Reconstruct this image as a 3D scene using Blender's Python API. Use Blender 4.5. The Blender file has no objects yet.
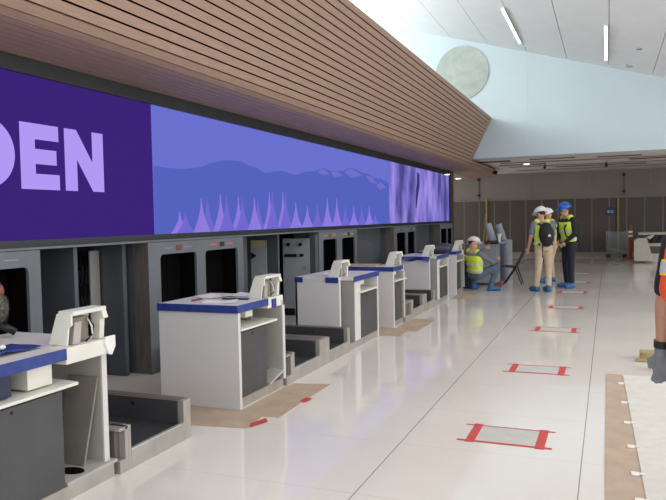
import bpy, bmesh, math, random
from mathutils import Vector, Matrix
random.seed(7)
S = bpy.context.scene
COL = S.collection

# ------------------------------------------------------------ camera
F_PX, CX, CY, EYE = 682.0, 333.0, 250.0, 1.62
wy = Vector((608-CX, -(213.5-CY), -F_PX)).normalized()
wx = Vector((1358+CX, 0.3, F_PX)).normalized()
wx = (wx - wy*wx.dot(wy)).normalized()
wz = wx.cross(wy)
ROT = Matrix((wx, wy, wz))
cam_data = bpy.data.cameras.new('camera')
cam_data.sensor_width = 36.0
cam_data.lens = F_PX/666.0*36.0
cam_data.clip_start = 0.05
cam_data.clip_end = 300
cam = bpy.data.objects.new('camera', cam_data)
COL.objects.link(cam)
cam.matrix_world = Matrix.Translation((0, 0, EYE)) @ ROT.to_4x4()
S.camera = cam

# ------------------------------------------------------------ exposure, world, big lights
S.view_settings.view_transform = 'Standard'
S.view_settings.look = 'None'
S.view_settings.gamma = 1.0
S.view_settings.use_curve_mapping = False
S.view_settings.exposure = 0.0
world = bpy.data.worlds.new('daylight')
S.world = world
world.use_nodes = True
bgn = world.node_tree.nodes['Background']
bgn.inputs[0].default_value = (0.93, 0.97, 1.0, 1)
bgn.inputs[1].default_value = 1.35

def area(name, loc, target, sx, sy, power, color=(1, 1, 1)):
    l = bpy.data.lights.new(name, 'AREA')
    l.shape = 'RECTANGLE'; l.size = sx; l.size_y = sy
    l.energy = power; l.color = color
    o = bpy.data.objects.new(name, l)
    COL.objects.link(o)
    o.location = loc
    d = Vector(target) - Vector(loc)
    o.rotation_euler = d.to_track_quat('-Z', 'Y').to_euler()
    return o
# daylight falling in through the clerestory above the timber soffit
area('clerestory_light', (-6.9, 13.0, 5.9), (-4.2, 14.0, 7.6), 13.0, 1.8, 600, (0.93, 1.0, 1.0))
# daylight through the glazed front of the hall, right of the camera
area('window_daylight', (9.5, 9.0, 4.2), (-2.0, 10.0, 0.6), 18.0, 4.0, 900, (1.0, 0.98, 0.95))

# fill lamp added below the ceiling to brighten the floor
area('overhead_fill', (1.2, 8.2, 4.75), (1.2, 8.2, 0), 5.0, 7.5, 122, (1.0, 0.975, 0.95))

# ------------------------------------------------------------ materials
def lin(c):
    r = []
    for v in c:
        v = v/255.0
        r.append(v/12.92 if v <= 0.04045 else ((v+0.055)/1.055)**2.4)
    return (r[0], r[1], r[2], 1.0)

def mat(name, rgb, rough=0.5, metal=0.0, noise=0.06, scale=8.0, stretch=(1, 1, 1), spec=0.5, bump=0.0, coat=0.0):
    m = bpy.data.materials.new(name); m.use_nodes = True
    nt = m.node_tree; b = nt.nodes['Principled BSDF']
    b.inputs['Roughness'].default_value = rough
    b.inputs['Metallic'].default_value = metal
    b.inputs['Specular IOR Level'].default_value = spec
    if coat: b.inputs['Coat Weight'].default_value = coat
    tc = nt.nodes.new('ShaderNodeTexCoord'); mp = nt.nodes.new('ShaderNodeMapping')
    mp.inputs['Scale'].default_value = stretch
    n = nt.nodes.new('ShaderNodeTexNoise'); n.inputs['Scale'].default_value = scale; n.inputs['Detail'].default_value = 4
    nt.links.new(tc.outputs['Object'], mp.inputs[0]); nt.links.new(mp.outputs[0], n.inputs['Vector'])
    r = nt.nodes.new('ShaderNodeValToRGB')
    c = lin(rgb)
    r.color_ramp.elements[0].position = 0.3; r.color_ramp.elements[1].position = 0.7
    r.color_ramp.elements[0].color = tuple(x*(1-noise*2) for x in c[:3])+(1,)
    r.color_ramp.elements[1].color = tuple(min(1, x*(1+noise*2)) for x in c[:3])+(1,)
    nt.links.new(n.outputs['Fac'], r.inputs[0]); nt.links.new(r.outputs[0], b.inputs['Base Color'])
    if bump:
        bp = nt.nodes.new('ShaderNodeBump'); bp.inputs['Strength'].default_value = bump; bp.inputs['Distance'].default_value = 0.01
        nt.links.new(n.outputs['Fac'], bp.inputs['Height']); nt.links.new(bp.outputs[0], b.inputs['Normal'])
    return m

def emit(name, rgb, strength=1.0):
    m = bpy.data.materials.new(name); m.use_nodes = True
    nt = m.node_tree; b = nt.nodes['Principled BSDF']
    b.inputs['Base Color'].default_value = (0.003, 0.003, 0.003, 1)
    b.inputs['Roughness'].default_value = 0.6
    b.inputs['Specular IOR Level'].default_value = 0.0
    b.inputs['Emission Color'].default_value = lin(rgb)
    b.inputs['Emission Strength'].default_value = strength
    return m

M = {}
M['white_lam'] = mat('white_laminate', (212, 208, 205), 0.45, noise=0.008)
M['beige'] = mat('off_white_plastic', (222, 219, 208), 0.5, noise=0.03)
M['beige_dark'] = mat('taupe_board', (136, 129, 120), 0.7, noise=0.05)
M['upright_grey'] = mat('pale_grey_board', (176, 172, 166), 0.6, noise=0.02)
M['grey_lam'] = mat('grey_laminate', (150, 148, 146), 0.6, noise=0.03)
M['blue'] = mat('blue_edge_film', (36, 56, 128), 0.4, noise=0.12, scale=14)
M['navy'] = mat('navy_plastic', (26, 32, 62), 0.4, noise=0.1)
M['charcoal'] = mat('charcoal_panel', (68, 68, 69), 0.42, noise=0.06, scale=4)
M['steel'] = mat('brushed_steel', (172, 166, 159), 0.42, metal=0.4, noise=0.06, scale=6, stretch=(30, 1, 1))
M['steel_l'] = mat('steel_edge', (215, 212, 208), 0.3, metal=0.6, noise=0.03)
M['bronze'] = mat('bronze_metal', (116, 107, 99), 0.45, metal=0.3, noise=0.08, scale=4, stretch=(8, 8, 1))
M['belt'] = mat('rubber_belt', (52, 53, 56), 0.6, noise=0.08, scale=30)
M['black'] = mat('matt_black', (18, 18, 19), 0.5, noise=0.1)
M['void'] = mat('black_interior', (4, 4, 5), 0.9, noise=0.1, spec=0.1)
M['kiosk'] = mat('slate_grey_metal', (104, 109, 114), 0.5, metal=0.0, noise=0.04, scale=3)
M['slate'] = mat('dark_slate_panel', (82, 86, 93), 0.5, metal=0.0, noise=0.05, scale=3)
M['cab'] = mat('light_grey_cabinet', (172, 175, 180), 0.45, noise=0.03)
M['frame'] = mat('black_screen_frame', (34, 37, 40), 0.45, noise=0.08)
M['wood'] = mat('cedar_slat', (163, 135, 118), 0.55, noise=0.08, scale=6, stretch=(22, 0.7, 22))
M['ceil'] = mat('white_ceiling_panel', (222, 224, 224), 0.8, noise=0.012, scale=2)
M['fascia'] = mat('pale_plaster', (196, 210, 216), 0.75, noise=0.012, scale=1)
M['concrete'] = mat('raw_concrete_disc', (172, 180, 172), 0.85, noise=0.07, scale=3, bump=0.1)
M['farpanel'] = mat('brown_wall_panel', (76, 67, 59), 0.45, noise=0.05, scale=1.2)
M['seam'] = mat('pale_joint_strip', (138, 127, 115), 0.5, noise=0.03)
M['bulk'] = mat('taupe_bulkhead', (134, 124, 117), 0.7, noise=0.03, scale=1)
M['under'] = mat('unfinished_ceiling', (216, 209, 201), 0.8, noise=0.06, scale=1)
M['cardboard'] = mat('brown_floor_board', (178, 157, 137), 0.85, noise=0.05, scale=5)
M['redtape'] = mat('red_tape', (196, 66, 62), 0.55, noise=0.08, scale=20)
M['greymat'] = mat('grey_marker_sheet', (190, 187, 182), 0.6, noise=0.03)
M['boardw'] = mat('white_protection_board', (206, 202, 194), 0.7, noise=0.03)
M['paper'] = mat('white_paper', (228, 226, 222), 0.8, noise=0.02)
M['timber'] = mat('timber_block', (158, 142, 100), 0.8, noise=0.15, scale=10, stretch=(1, 10, 1))
M['yellow'] = mat('yellow_paint', (160, 134, 66), 0.5)
M['label'] = mat('pale_yellow_label', (212, 200, 128), 0.6)
M['sign'] = mat('blue_sign', (24, 48, 96), 0.4)
M['signw'] = mat('sign_white', (170, 190, 210), 0.4)
M['skin'] = mat('skin', (196, 148, 122), 0.55, noise=0.05, scale=12)
M['skin2'] = mat('tanned_skin', (184, 138, 114), 0.55, noise=0.06, scale=12)
M['hair'] = mat('dark_hair', (40, 30, 26), 0.7)
M['hivis'] = mat('high_visibility_yellow', (205, 226, 62), 0.6, noise=0.06, scale=10)
M['orange'] = mat('high_visibility_orange', (240, 82, 42), 0.6, noise=0.05)
M['silver'] = mat('reflective_tape', (186, 192, 196), 0.35, noise=0.03)
M['yel'] = mat('lime_trim', (226, 214, 60), 0.6)
M['khaki'] = mat('khaki_cotton', (186, 168, 142), 0.85, noise=0.05)
M['greyshirt'] = mat('grey_cotton', (108, 116, 124), 0.85, noise=0.06)
M['denim'] = mat('blue_denim', (84, 98, 116), 0.85, noise=0.12, scale=14)
M['navycloth'] = mat('navy_cotton', (28, 30, 42), 0.85, noise=0.1)
M['blackcloth'] = mat('black_cloth', (24, 24, 28), 0.8, noise=0.1)
M['shoecover'] = mat('blue_shoe_cover', (34, 92, 138), 0.45, noise=0.1, scale=20)
M['hatw'] = mat('white_hard_hat', (232, 232, 230), 0.3, noise=0.01)
M['hatb'] = mat('blue_hard_hat', (30, 88, 178), 0.28, noise=0.03)
M['glove'] = mat('grey_glove', (120, 122, 128), 0.8, noise=0.1)
M['fur'] = mat('grey_fur', (96, 94, 86), 0.95, noise=0.25, scale=60)
M['red'] = mat('faded_red', (120, 66, 56), 0.5, noise=0.1)
M['redp'] = mat('red_plastic', (134, 58, 46), 0.5)
M['greyeq'] = mat('grey_equipment', (150, 154, 160), 0.5, noise=0.04)
M['machine'] = mat('cream_machine', (186, 180, 168), 0.5, noise=0.03)
M['lamp'] = emit('lamp_glow', (255, 252, 245), 6.0)
M['warm'] = emit('downlight_glow', (255, 225, 185), 6.0)
M['redled'] = emit('red_led', (226, 110, 100), 0.9)
M['whiteled'] = emit('white_led', (150, 158, 165), 0.8)
M['amberled'] = emit('amber_led', (210, 160, 90), 0.9)
M['s_purple'] = emit('screen_purple', (58, 32, 118), 1.0)
M['s_text'] = emit('screen_letters', (178, 152, 243), 1.0)
M['s_sky'] = emit('screen_sky', (106, 112, 206), 1.0)
M['s_mt'] = emit('screen_mountain', (84, 98, 190), 1.0)
M['s_snow'] = emit('screen_snow', (112, 112, 198), 1.0)
M['s_tent'] = emit('screen_peaks', (140, 122, 220), 1.0)
M['s_tent2'] = emit('screen_peaks_shade', (112, 104, 205), 1.0)
M['s_dark'] = emit('screen_dark_shape', (60, 52, 120), 1.0)
# glass
g = bpy.data.materials.new('clear_glass'); g.use_nodes = True
gb = g.node_tree.nodes['Principled BSDF']; gb.inputs['Transmission Weight'].default_value = 0.85
gb.inputs['Roughness'].default_value = 0.08; gb.inputs['Base Color'].default_value = (0.75, 0.82, 0.82, 1); gb.inputs['IOR'].default_value = 1.1
M['glass'] = g
# third picture on the screen: vertical trunks
m = emit('screen_trunks', (150, 140, 215), 1.0); nt = m.node_tree; b = nt.nodes['Principled BSDF']
tc = nt.nodes.new('ShaderNodeTexCoord'); mp = nt.nodes.new('ShaderNodeMapping'); mp.inputs['Scale'].default_value = (1, 1.3, 0.28)
n = nt.nodes.new('ShaderNodeTexNoise'); n.inputs['Scale'].default_value = 1.9; n.inputs['Detail'].default_value = 5
r = nt.nodes.new('ShaderNodeValToRGB'); e = r.color_ramp.elements
e[0].position = 0.38; e[0].color = lin((78, 72, 138)); e[1].position = 0.66; e[1].color = lin((160, 142, 226))
x = e.new(0.50); x.color = lin((118, 110, 194))
nt.links.new(tc.outputs['Object'], mp.inputs[0]); nt.links.new(mp.outputs[0], n.inputs['Vector'])
nt.links.new(n.outputs['Fac'], r.inputs[0]); nt.links.new(r.outputs[0], b.inputs['Emission Color'])
M['s_trunk'] = m; mp.inputs['Scale'].default_value = (1, 0.8, 0.32)
# floor: large terrazzo tiles 1.226 m x 0.95 m with thin grout, polished
def floor_mat():
    m = bpy.data.materials.new('polished_terrazzo_tile'); m.use_nodes = True
    nt = m.node_tree; b = nt.nodes['Principled BSDF']
    b.inputs['Roughness'].default_value = 0.13
    b.inputs['Specular IOR Level'].default_value = 0.5
    tc = nt.nodes.new('ShaderNodeTexCoord'); sp = nt.nodes.new('ShaderNodeSeparateXYZ')
    nt.links.new(tc.outputs['Object'], sp.inputs[0])
    def M_(op, a, b_, c=None):
        q = nt.nodes.new('ShaderNodeMath'); q.operation = op
        for i, v in enumerate((a, b_) if c is None else (a, b_, c)):
            if isinstance(v, (int, float)): q.inputs[i].default_value = v
            else: nt.links.new(v, q.inputs[i])
        return q.outputs[0]
    def line(v, off, period, half):
        t = M_('DIVIDE', M_('SUBTRACT', v, off), period)
        d = M_('MULTIPLY', M_('PINGPONG', t, 0.5), period)
        return M_('LESS_THAN', d, half)
    lx = M_('MULTIPLY', line(sp.outputs[0], -1.387, 1.226, 0.0035), M_('GREATER_THAN', sp.outputs[0], -2.0))
    ly = line(sp.outputs[1], 4.648, 0.95, 0.0022)
    g_ = M_('MAXIMUM', lx, M_('MULTIPLY', ly, 0.4))
    n = nt.nodes.new('ShaderNodeTexNoise'); n.inputs['Scale'].default_value = 0.7; n.inputs['Detail'].default_value = 3
    nt.links.new(tc.outputs['Object'], n.inputs['Vector'])
    n2 = nt.nodes.new('ShaderNodeTexNoise'); n2.inputs['Scale'].default_value = 90; n2.inputs['Detail'].default_value = 2
    nt.links.new(tc.outputs['Object'], n2.inputs['Vector'])
    f = M_('ADD', M_('MULTIPLY', n.outputs['Fac'], 0.7), M_('MULTIPLY', n2.outputs['Fac'], 0.3))
    r = nt.nodes.new('ShaderNodeValToRGB')
    r.color_ramp.elements[0].position = 0.3; r.color_ramp.elements[0].color = lin((218, 210, 203))
    r.color_ramp.elements[1].position = 0.7; r.color_ramp.elements[1].color = lin((230, 223, 216))
    nt.links.new(f, r.inputs[0])
    mx = nt.nodes.new('ShaderNodeMix'); mx.data_type = 'RGBA'
    nt.links.new(g_, mx.inputs[0]); nt.links.new(r.outputs[0], mx.inputs[6]); mx.inputs[7].default_value = lin((142, 134, 127))
    nt.links.new(mx.outputs[2], b.inputs['Base Color'])
    rr = M_('MULTIPLY_ADD', n.outputs['Fac'], 0.08, 0.035)
    nt.links.new(rr, b.inputs['Roughness'])
    return m
M['floor'] = floor_mat()

# ------------------------------------------------------------ mesh helpers
class MB:
    def __init__(s): s.bm = bmesh.new(); s.mi = 0; s.mats = []
    def use(s, m):
        if m not in s.mats: s.mats.append(m)
        s.mi = s.mats.index(m); return s
    def face(s, vs):
        try: f = s.bm.faces.new(vs); f.material_index = s.mi; return f
        except ValueError: return None
    def box(s, x0, x1, y0, y1, z0, z1):
        return s.hexa([(x0,y0,z0),(x1,y0,z0),(x1,y1,z0),(x0,y1,z0),(x0,y0,z1),(x1,y0,z1),(x1,y1,z1),(x0,y1,z1)])
    def hexa(s, p):
        v = [s.bm.verts.new(q) for q in p]
        for f in ((3,2,1,0),(4,5,6,7),(0,1,5,4),(1,2,6,5),(2,3,7,6),(3,0,4,7)): s.face([v[i] for i in f])
        return s
    def prism(s, pts, axis, a, b):
        def P(u, v, w):
            return {'x': (w, u, v), 'y': (u, w, v), 'z': (u, v, w)}[axis]
        A = [s.bm.verts.new(P(u, v, a)) for u, v in pts]; B = [s.bm.verts.new(P(u, v, b)) for u, v in pts]
        s.face(A); s.face(B[::-1]); n = len(pts)
        for i in range(n): s.face([A[i], B[i], B[(i+1) % n], A[(i+1) % n]])
        return s
    def poly(s, pts):
        s.face([s.bm.verts.new(p) for p in pts]); return s
    def tube(s, pts, rad, n=10, closed=True):
        pts = [Vector(p) for p in pts]
        if not isinstance(rad, (list, tuple)): rad = [rad]*len(pts)
        rings = []
        d0 = (pts[1]-pts[0]).normalized(); up = Vector((0, 0, 1)) if abs(d0.z) < 0.9 else Vector((1, 0, 0))
        for i, p in enumerate(pts):
            d = (pts[min(i+1, len(pts)-1)] - pts[max(i-1, 0)]).normalized()
            u = d.cross(up)
            u = u.normalized() if u.length > 1e-4 else Vector((1, 0, 0))
            v = u.cross(d).normalized(); up = v
            rings.append([s.bm.verts.new(p + (u*math.cos(2*math.pi*k/n)+v*math.sin(2*math.pi*k/n))*rad[i]) for k in range(n)])
        for a, b in zip(rings, rings[1:]):
            for k in range(n): s.face([a[k], a[(k+1) % n], b[(k+1) % n], b[k]])
        s.face(rings[0][::-1]); s.face(rings[-1])
        return s
    def loft(s, rings, n=20):
        # ring = (centre, half-vector a, half-vector b)
        R = []
        for c, a, b in rings:
            c = Vector(c); a = Vector(a); b = Vector(b)
            R.append([s.bm.verts.new(c + a*math.cos(2*math.pi*k/n) + b*math.sin(2*math.pi*k/n)) for k in range(n)])
        for p, q in zip(R, R[1:]):
            for k in range(n): s.face([p[k], p[(k+1) % n], q[(k+1) % n], q[k]])
        s.face(R[0][::-1]); s.face(R[-1])
        return s
    def ball(s, c, rx, ry=None, rz=None, seg=14, rot=None):
        ry = ry or rx; rz = rz or rx
        mt = Matrix.Translation(c) @ (rot.to_4x4() if rot else Matrix()) @ Matrix.Diagonal((rx, ry, rz, 1))
        g_ = bmesh.ops.create_uvsphere(s.bm, u_segments=seg, v_segments=max(6, seg//2+1), radius=1, matrix=mt)
        for v in g_['verts']:
            for f in v.link_faces: f.material_index = s.mi
        return s
    def cap(s, p, q, r1, r2, n=12):
        p = Vector(p); q = Vector(q)
        s.ball(p, r1, seg=n); s.ball(q, r2, seg=n); s.tube([p, q], [r1, r2], n=n)
        return s
    def build(s, name, m=None, parent=None, bevel=0.0, smooth=False, remesh=0.0, sm_it=4, loc=None):
        me = bpy.data.meshes.new(name)
        bmesh.ops.recalc_face_normals(s.bm, faces=s.bm.faces)
        s.bm.to_mesh(me); s.bm.free()
        for k in (s.mats or [m]): me.materials.append(k if not isinstance(k, str) else M[k])
        o = bpy.data.objects.new(name, me); COL.objects.link(o)
        if bevel:
            bv = o.modifiers.new('bevel', 'BEVEL'); bv.width = bevel; bv.segments = 2; bv.limit_method = 'ANGLE'
        if remesh:
            rm = o.modifiers.new('remesh', 'REMESH'); rm.mode = 'VOXEL'; rm.voxel_size = remesh; rm.use_smooth_shade = True
            sm = o.modifiers.new('smooth', 'SMOOTH'); sm.iterations = sm_it; sm.factor = 0.5
            dg = bpy.context.evaluated_depsgraph_get(); dg.update()
            ev = o.evaluated_get(dg); me2 = bpy.data.meshes.new_from_object(ev)
            o.modifiers.clear(); o.data = me2
            smooth = True
        if smooth:
            for p in o.data.polygons: p.use_smooth = True
        if parent: o.parent = parent
        if loc: o.location = loc
        return o

def tag(o, label=None, cat=None, group=None, kind=None):
    if label: o['label'] = label
    if cat: o['category'] = cat
    if group: o['group'] = group
    if kind: o['kind'] = kind
    return o
def empty(name, loc, label, cat, group=None, rz=0):
    o = bpy.data.objects.new(name, None); COL.objects.link(o)
    o.location = loc; o.rotation_euler = (0, 0, rz); o.empty_display_size = 0.1
    return tag(o, label, cat, group)
def struct(name, mb, m=None, **k):
    o = mb.build(name, m, **k)
    if not k.get('parent'): o['kind'] = 'structure'
    return o
def copy_tree(o, parent=None):
    c = o.copy(); COL.objects.link(c)
    if parent: c.parent = parent
    for ch in o.children: copy_tree(ch, c)
    return c

# ------------------------------------------------------------ the setting
struct('floor', MB().box(-7.5, 14, -4, 30, -0.12, 0), M['floor'])

# far wall: brown panels with pale joints, bulkhead above
WALL_Y = 28.5
struct('wall_far', MB().box(-7.5, 14, WALL_Y, WALL_Y+0.2, 0, 3.3), M['bulk'])
pan = MB()
px = -7.43
k = 0
while px < 13.4:
    pan.use(M['farpanel']).box(px+0.012, px+0.585, WALL_Y-0.05, WALL_Y, 0.12, 2.22)
    px += 0.624; k += 1
pan.use(M['seam']).box(-7.43, 13.4, WALL_Y-0.03, WALL_Y, 0.12, 2.215)
pan.use(M['seam']).box(-7.43, 13.4, WALL_Y-0.07, WALL_Y, 2.22, 2.25)
struct('wall_far_panels', pan)
bk = MB()
for bx in (-5.0, -2.95, -0.72, 1.45, 3.7): bk.box(bx, bx+0.07, WALL_Y-0.02, WALL_Y, 2.26, 3.28)
struct('trim_1', bk, M['seam'])
bk = MB()
for bx in (-4.95, 0.56):
    bk.box(bx, bx+0.02, WALL_Y-0.03, WALL_Y-0.02, 2.3, 3.2)
    for z in (2.42, 3.05): bk.box(bx-0.05, bx+0.06, WALL_Y-0.06, WALL_Y-0.02, z, z+0.09)
struct('trim_2', bk, M['black'])
struct('baseboard_far', MB().box(-7.5, 14, WALL_Y-0.09, WALL_Y-0.051, 0, 0.13), M['seam'])

# fascia beam at Y = 20 with undercroft ceiling behind it
FY = 20.0
def cz(x): return 6.18 - 0.299*(x+2.1)
fas = MB().prism([(-7.4, 3.28), (6.4, 3.28), (6.4, cz(6.4)+0.02), (-7.4, cz(-7.4)+0.02)], 'y', FY, FY+0.3)
struct('wall_fascia', fas, M['fascia'])
struct('trim_3', MB().box(-2.103, -2.093, FY-0.004, FY, 3.28, cz(-2.1)), M['under'])
circ = MB()
pts = [(-3.93+0.77*math.cos(a*math.pi/36), 5.78+0.77*math.sin(a*math.pi/36)) for a in range(72)]
circ.prism(pts, 'y', FY-0.03, FY)
o = struct('trim_4', circ, M['concrete'])
o['label'] = 'round concrete disc on the pale fascia above the timber soffit'
struct('ceiling_undercroft', MB().box(-7.5, 14, FY+0.3, WALL_Y+0.2, 3.3, 3.45), M['under'])
sl = MB()
for (x0, x1, y0, y1) in [(-3.4, -1.9, 23.4, 23.6), (-2.2, -0.9, 21.4, 21.55), (-1.7, 1.2, 25.2, 25.35), (-0.3, 0.9, 21.6, 21.75), (0.6, 3.0, 23.0, 23.2), (-4.2, -2.8, 21.5, 21.9)]:
    sl.box(x0, x1, y0, y1, 3.285, 3.3)
struct('trim_5', sl, M['black'])
sl = MB()
for (y0, y1) in ((22.4, 22.48), (24.3, 24.38), (26.4, 26.5)): sl.box(-3.2, 8, y0, y1, 3.27, 3.3)
struct('trim_6', sl, M['seam'])

# sloping ceiling of panels that meets the fascia
ce = MB()
xs = -2.1 - 1.06*5
seams = [xs + 1.06*i for i in range(14)]
def slab(x0, x1, y0, y1, g=0.007, t=0.05):
    x0 += g; x1 -= g
    ce.hexa([(x0,y0,cz(x0)),(x1,y0,cz(x1)),(x1,y1,cz(x1)),(x0,y1,cz(x0)),(x0,y0,cz(x0)+t),(x1,y0,cz(x1)+t),(x1,y1,cz(x1)+t),(x0,y1,cz(x0)+t)])
ce.use(M['ceil'])
for a, b_ in zip(seams, seams[1:]): slab(a, b_, 4.0, FY)
a, b_ = seams[0], seams[-1]
ce.use(M['under']).hexa([(a,4.0,cz(a)+.05),(b_,4.0,cz(b_)+.05),(b_,FY,cz(b_)+.05),(a,FY,cz(a)+.05),(a,4.0,cz(a)+.2),(b_,4.0,cz(b_)+.2),(b_,FY,cz(b_)+.2),(a,FY,cz(a)+.2)])
struct('ceiling', ce)

# timber slat soffit
P0 = Vector((-3.085, 4.42)); P1 = Vector((-3.70, 3.165))
prof = [P0, P1, Vector((-3.76, 3.10)), Vector((-3.86, 3.06)), Vector((-4.0, 3.045)), Vector((-4.66, 3.03))]
def along(s):
    for a, b_ in zip(prof, prof[1:]):
        L = (b_-a).length
        if s <= L: d = (b_-a)/L; return a+d*s, d
        s -= L
    d = (prof[-1]-prof[-2]).normalized(); return prof[-1]+d*s, d
total = sum((b_-a).length for a, b_ in zip(prof, prof[1:]))
so = MB()
s_ = 0.0
PITCH, SW = 0.0945, 0.078
while s_ + SW < total:
    a, d = along(s_); b_, d2 = along(s_+SW)
    dn = (b_-a).normalized(); nrm = Vector((dn.y, -dn.x))
    if nrm.x < 0 and abs(nrm.x) > abs(nrm.y): nrm = -nrm
    if nrm.y > 0: nrm = -nrm
    yend = FY if a.y > 3.30 else (24.3 if s_ < 1.45 else 25.6)
    c, e_ = b_-nrm*0.022, a-nrm*0.022
    so.prism([(a.x, a.y), (b_.x, b_.y), (c.x, c.y), (e_.x, e_.y)], 'y', 0.5, yend)
    s_ += PITCH
soff = struct('ceiling_soffit', so, M['wood'])
bkp = [(-3.14, 4.385), (-3.73, 3.20), (-3.78, 3.135), (-3.87, 3.09), (-4.0, 3.075), (-4.7, 3.06), (-7.4, 3.06), (-7.4, 3.3), (-4.0, 3.35), (-3.25, 4.385)]
struct('soffit_backing', MB().prism(bkp, 'y', 0.5, FY-0.02), M['void'])
struct('soffit_end', MB().prism([(-3.74, 3.24), (-3.80, 3.13), (-3.9, 3.085), (-4.0, 3.075), (-7.4, 3.06), (-7.4, 3.24)], 'y', FY-0.02, 25.6), M['void'])
struct('trim_7', MB().box(-7.4, -4.66, 21.6, 25.6, 3.03, 3.06), M['wood'])

# wall that carries the screen
struct('wall_left', MB().box(-5.7, -5.4, 0.5, 21.5, 0, 3.06).box(-5.4, -4.78, 0.5, 21.5, 1.44, 3.055), M['slate'])
struct('wall_left_end', MB().box(-5.4, -4.55, 21.16, 21.6, 0, 3.03), M['farpanel'])
struct('trim_8', MB().box(-5.4, -4.5, 0.5, 21.16, 1.405, 1.425), M['kiosk'])

# ------------------------------------------------------------ the long screen
scr = empty('video_wall', (-4.6, 11, 1.42), 'long video wall showing DEN in lilac letters and a mountain landscape', 'screen')
def onx(px, py, X=-4.6):
    r_ = ROT @ Vector((px-CX, -(py-CY), -F_PX)); t = X/r_.x
    return (r_.y*t, EYE + r_.z*t)
OFF = Vector((-4.6, 11, 1.42))
def screen_part(name, items, lift, parent=scr):
    mb = MB()
    for mname, pts in items:
        mb.use(M[mname]).poly([(lift, y-11, z-1.42) for y, z in pts])
    return mb.build(name, parent=parent)
MB().box(-0.16, -0.012, -10.0, 10.15, 0.01, 1.61).build('cabinet', M['frame'], scr)
MB().box(-0.14, 0.03, -10.0, 10.15, 1.475, 1.61).box(-0.14, 0.03, -10.0, 10.15, 0.005, 0.065).box(-0.14, 0.03, 10.12, 10.16, 0.0, 1.6).build('bezel', M['frame'], scr)
ZB, ZT = 1.485, 2.895
purple = MB().box(-0.012, 0.0, 1.4-11, 6.19-11, ZB-1.42, ZT-1.42).build('purple_panel', M['s_purple'], scr)
sky = MB().box(-0.012, 0.0, 6.19-11, 14.86-11, ZB-1.42, ZT-1.42).build('landscape_panel', M['s_sky'], scr)
tr = MB().box(-0.012, 0.0, 14.86-11, 21.12-11, ZB-1.42, ZT-1.42).build('woodland_panel', M['s_trunk'], scr)
# letters (one mesh each)
def letter(name, polys):
    mb = MB()
    for p in polys: mb.prism([(y-11, z-1.42) for y, z in p], 'x', 0.0, 0.004)
    return mb.build(name, M['s_text'], purple)
zl, zh = 1.922, 2.49
h = zh-zl
letter('letter', [[(4.385, zl), (4.385+.16, zl), (4.545, zh), (4.385, zh)],
                  [(4.545, zh-.135), (4.82, zh-.135), (4.82, zh), (4.545, zh)],
                  [(4.545, zl), (4.82, zl), (4.82, zl+.135), (4.545, zl+.135)],
                  [(4.545, zl+.22), (4.79, zl+.22), (4.79, zl+.35), (4.545, zl+.35)]])
letter('letter', [[(4.895, zl), (5.045, zl), (5.045, zh), (4.895, zh)],
                  [(5.255, zl), (5.405, zl), (5.405, zh), (5.255, zh)],
                  [(5.045, zh), (4.99, zh), (5.255, zl), (5.31, zl)],
                  [(5.045, zh-.27), (5.045, zh), (5.255, zl+.27), (5.255, zl)]])
D = MB()
cyd, rd = 4.04, h/2
out = [(3.86, zl)] + [(cyd+ (4.325-cyd)*math.cos(a*math.pi/24-math.pi/2), zl+rd+rd*math.sin(a*math.pi/24-math.pi/2)) for a in range(25)] + [(3.86, zh)]
inn = [(4.01, zl+.135)] + [(cyd+(4.17-cyd)*math.cos(a*math.pi/24-math.pi/2), zl+rd+(rd-.135)*math.sin(a*math.pi/24-math.pi/2)) for a in range(25)] + [(4.01, zh-.135)]
for i in range(len(out)-1):
    D.prism([(y-11, z-1.42) for y, z in (out[i], out[i+1], inn[i+1], inn[i])], 'x', 0, 0.004)
D.prism([(y-11, z-1.42) for y, z in ((3.86, zl), (4.01, zl+.135), (4.01, zh-.135), (3.86, zh))], 'x', 0, 0.004)
D.build('letter', M['s_text'], purple)
ridge = [(151.3,165.6),(165,167.5),(180.7,169),(192,168.3),(201.8,166.9),(210,163),(218.6,161.4),(224,160),(230,160.4),(240,161),(249,165.6),(257,168),(264.5,173),(272,172),(281.8,170.7),(288,173),(295.6,175),(305,172),(316,170.7),(323,168),(330,171),(337,170.7),(343,171),(349,168),(356,169.5),(363,173),(369,174),(375,178),(381,179),(388.6,183)]
rp = [onx(*p) for p in ridge]; rp[0] = (6.2, rp[0][1]); rp[-1] = (14.85, rp[-1][1])
mt = MB()
for a, b_ in zip(rp, rp[1:]): mt.prism([(a[0]-11, ZB-1.42), (b_[0]-11, ZB-1.42), (b_[0]-11, b_[1]-1.42), (a[0]-11, a[1]-1.42)], 'x', 0, 0.002)
mt.build('mountain_ridge', M['s_mt'], sky)
sn = MB()
for q in ([(318,171.5),(323,168.5),(329,174),(322,175)], [(331,172),(337,171),(342,176),(334,177)], [(344,172),(349,168.8),(355,170.5),(362,175),(352,178)], [(366,176),(372,177),(377,184),(370,182)], [(376,186),(380,182),(386,187),(380,190)]):
    sn.prism([((onx(*p)[0]-11), onx(*p)[1]-1.42) for p in q], 'x', 0.002, 0.004)
sn.build('snow_patch', M['s_snow'], sky)
peaks = [(179.5,212,1),(185,212,0),(201,198,1),(207,197,0),(220,194,1),(226,195,0),(238,197,1),(242,198,0),(254,198,1),(257.5,199,0),(269,192,1),(272,191,0),(282.5,192,1),(285,191,0),(295.5,202,1),(307,205,1),(317,203,0),(327,197,1),(336.5,198,1),(345,206,0),(353.5,206,1),(361.5,205,0),(369,206,1),(375,214,0)]
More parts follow.
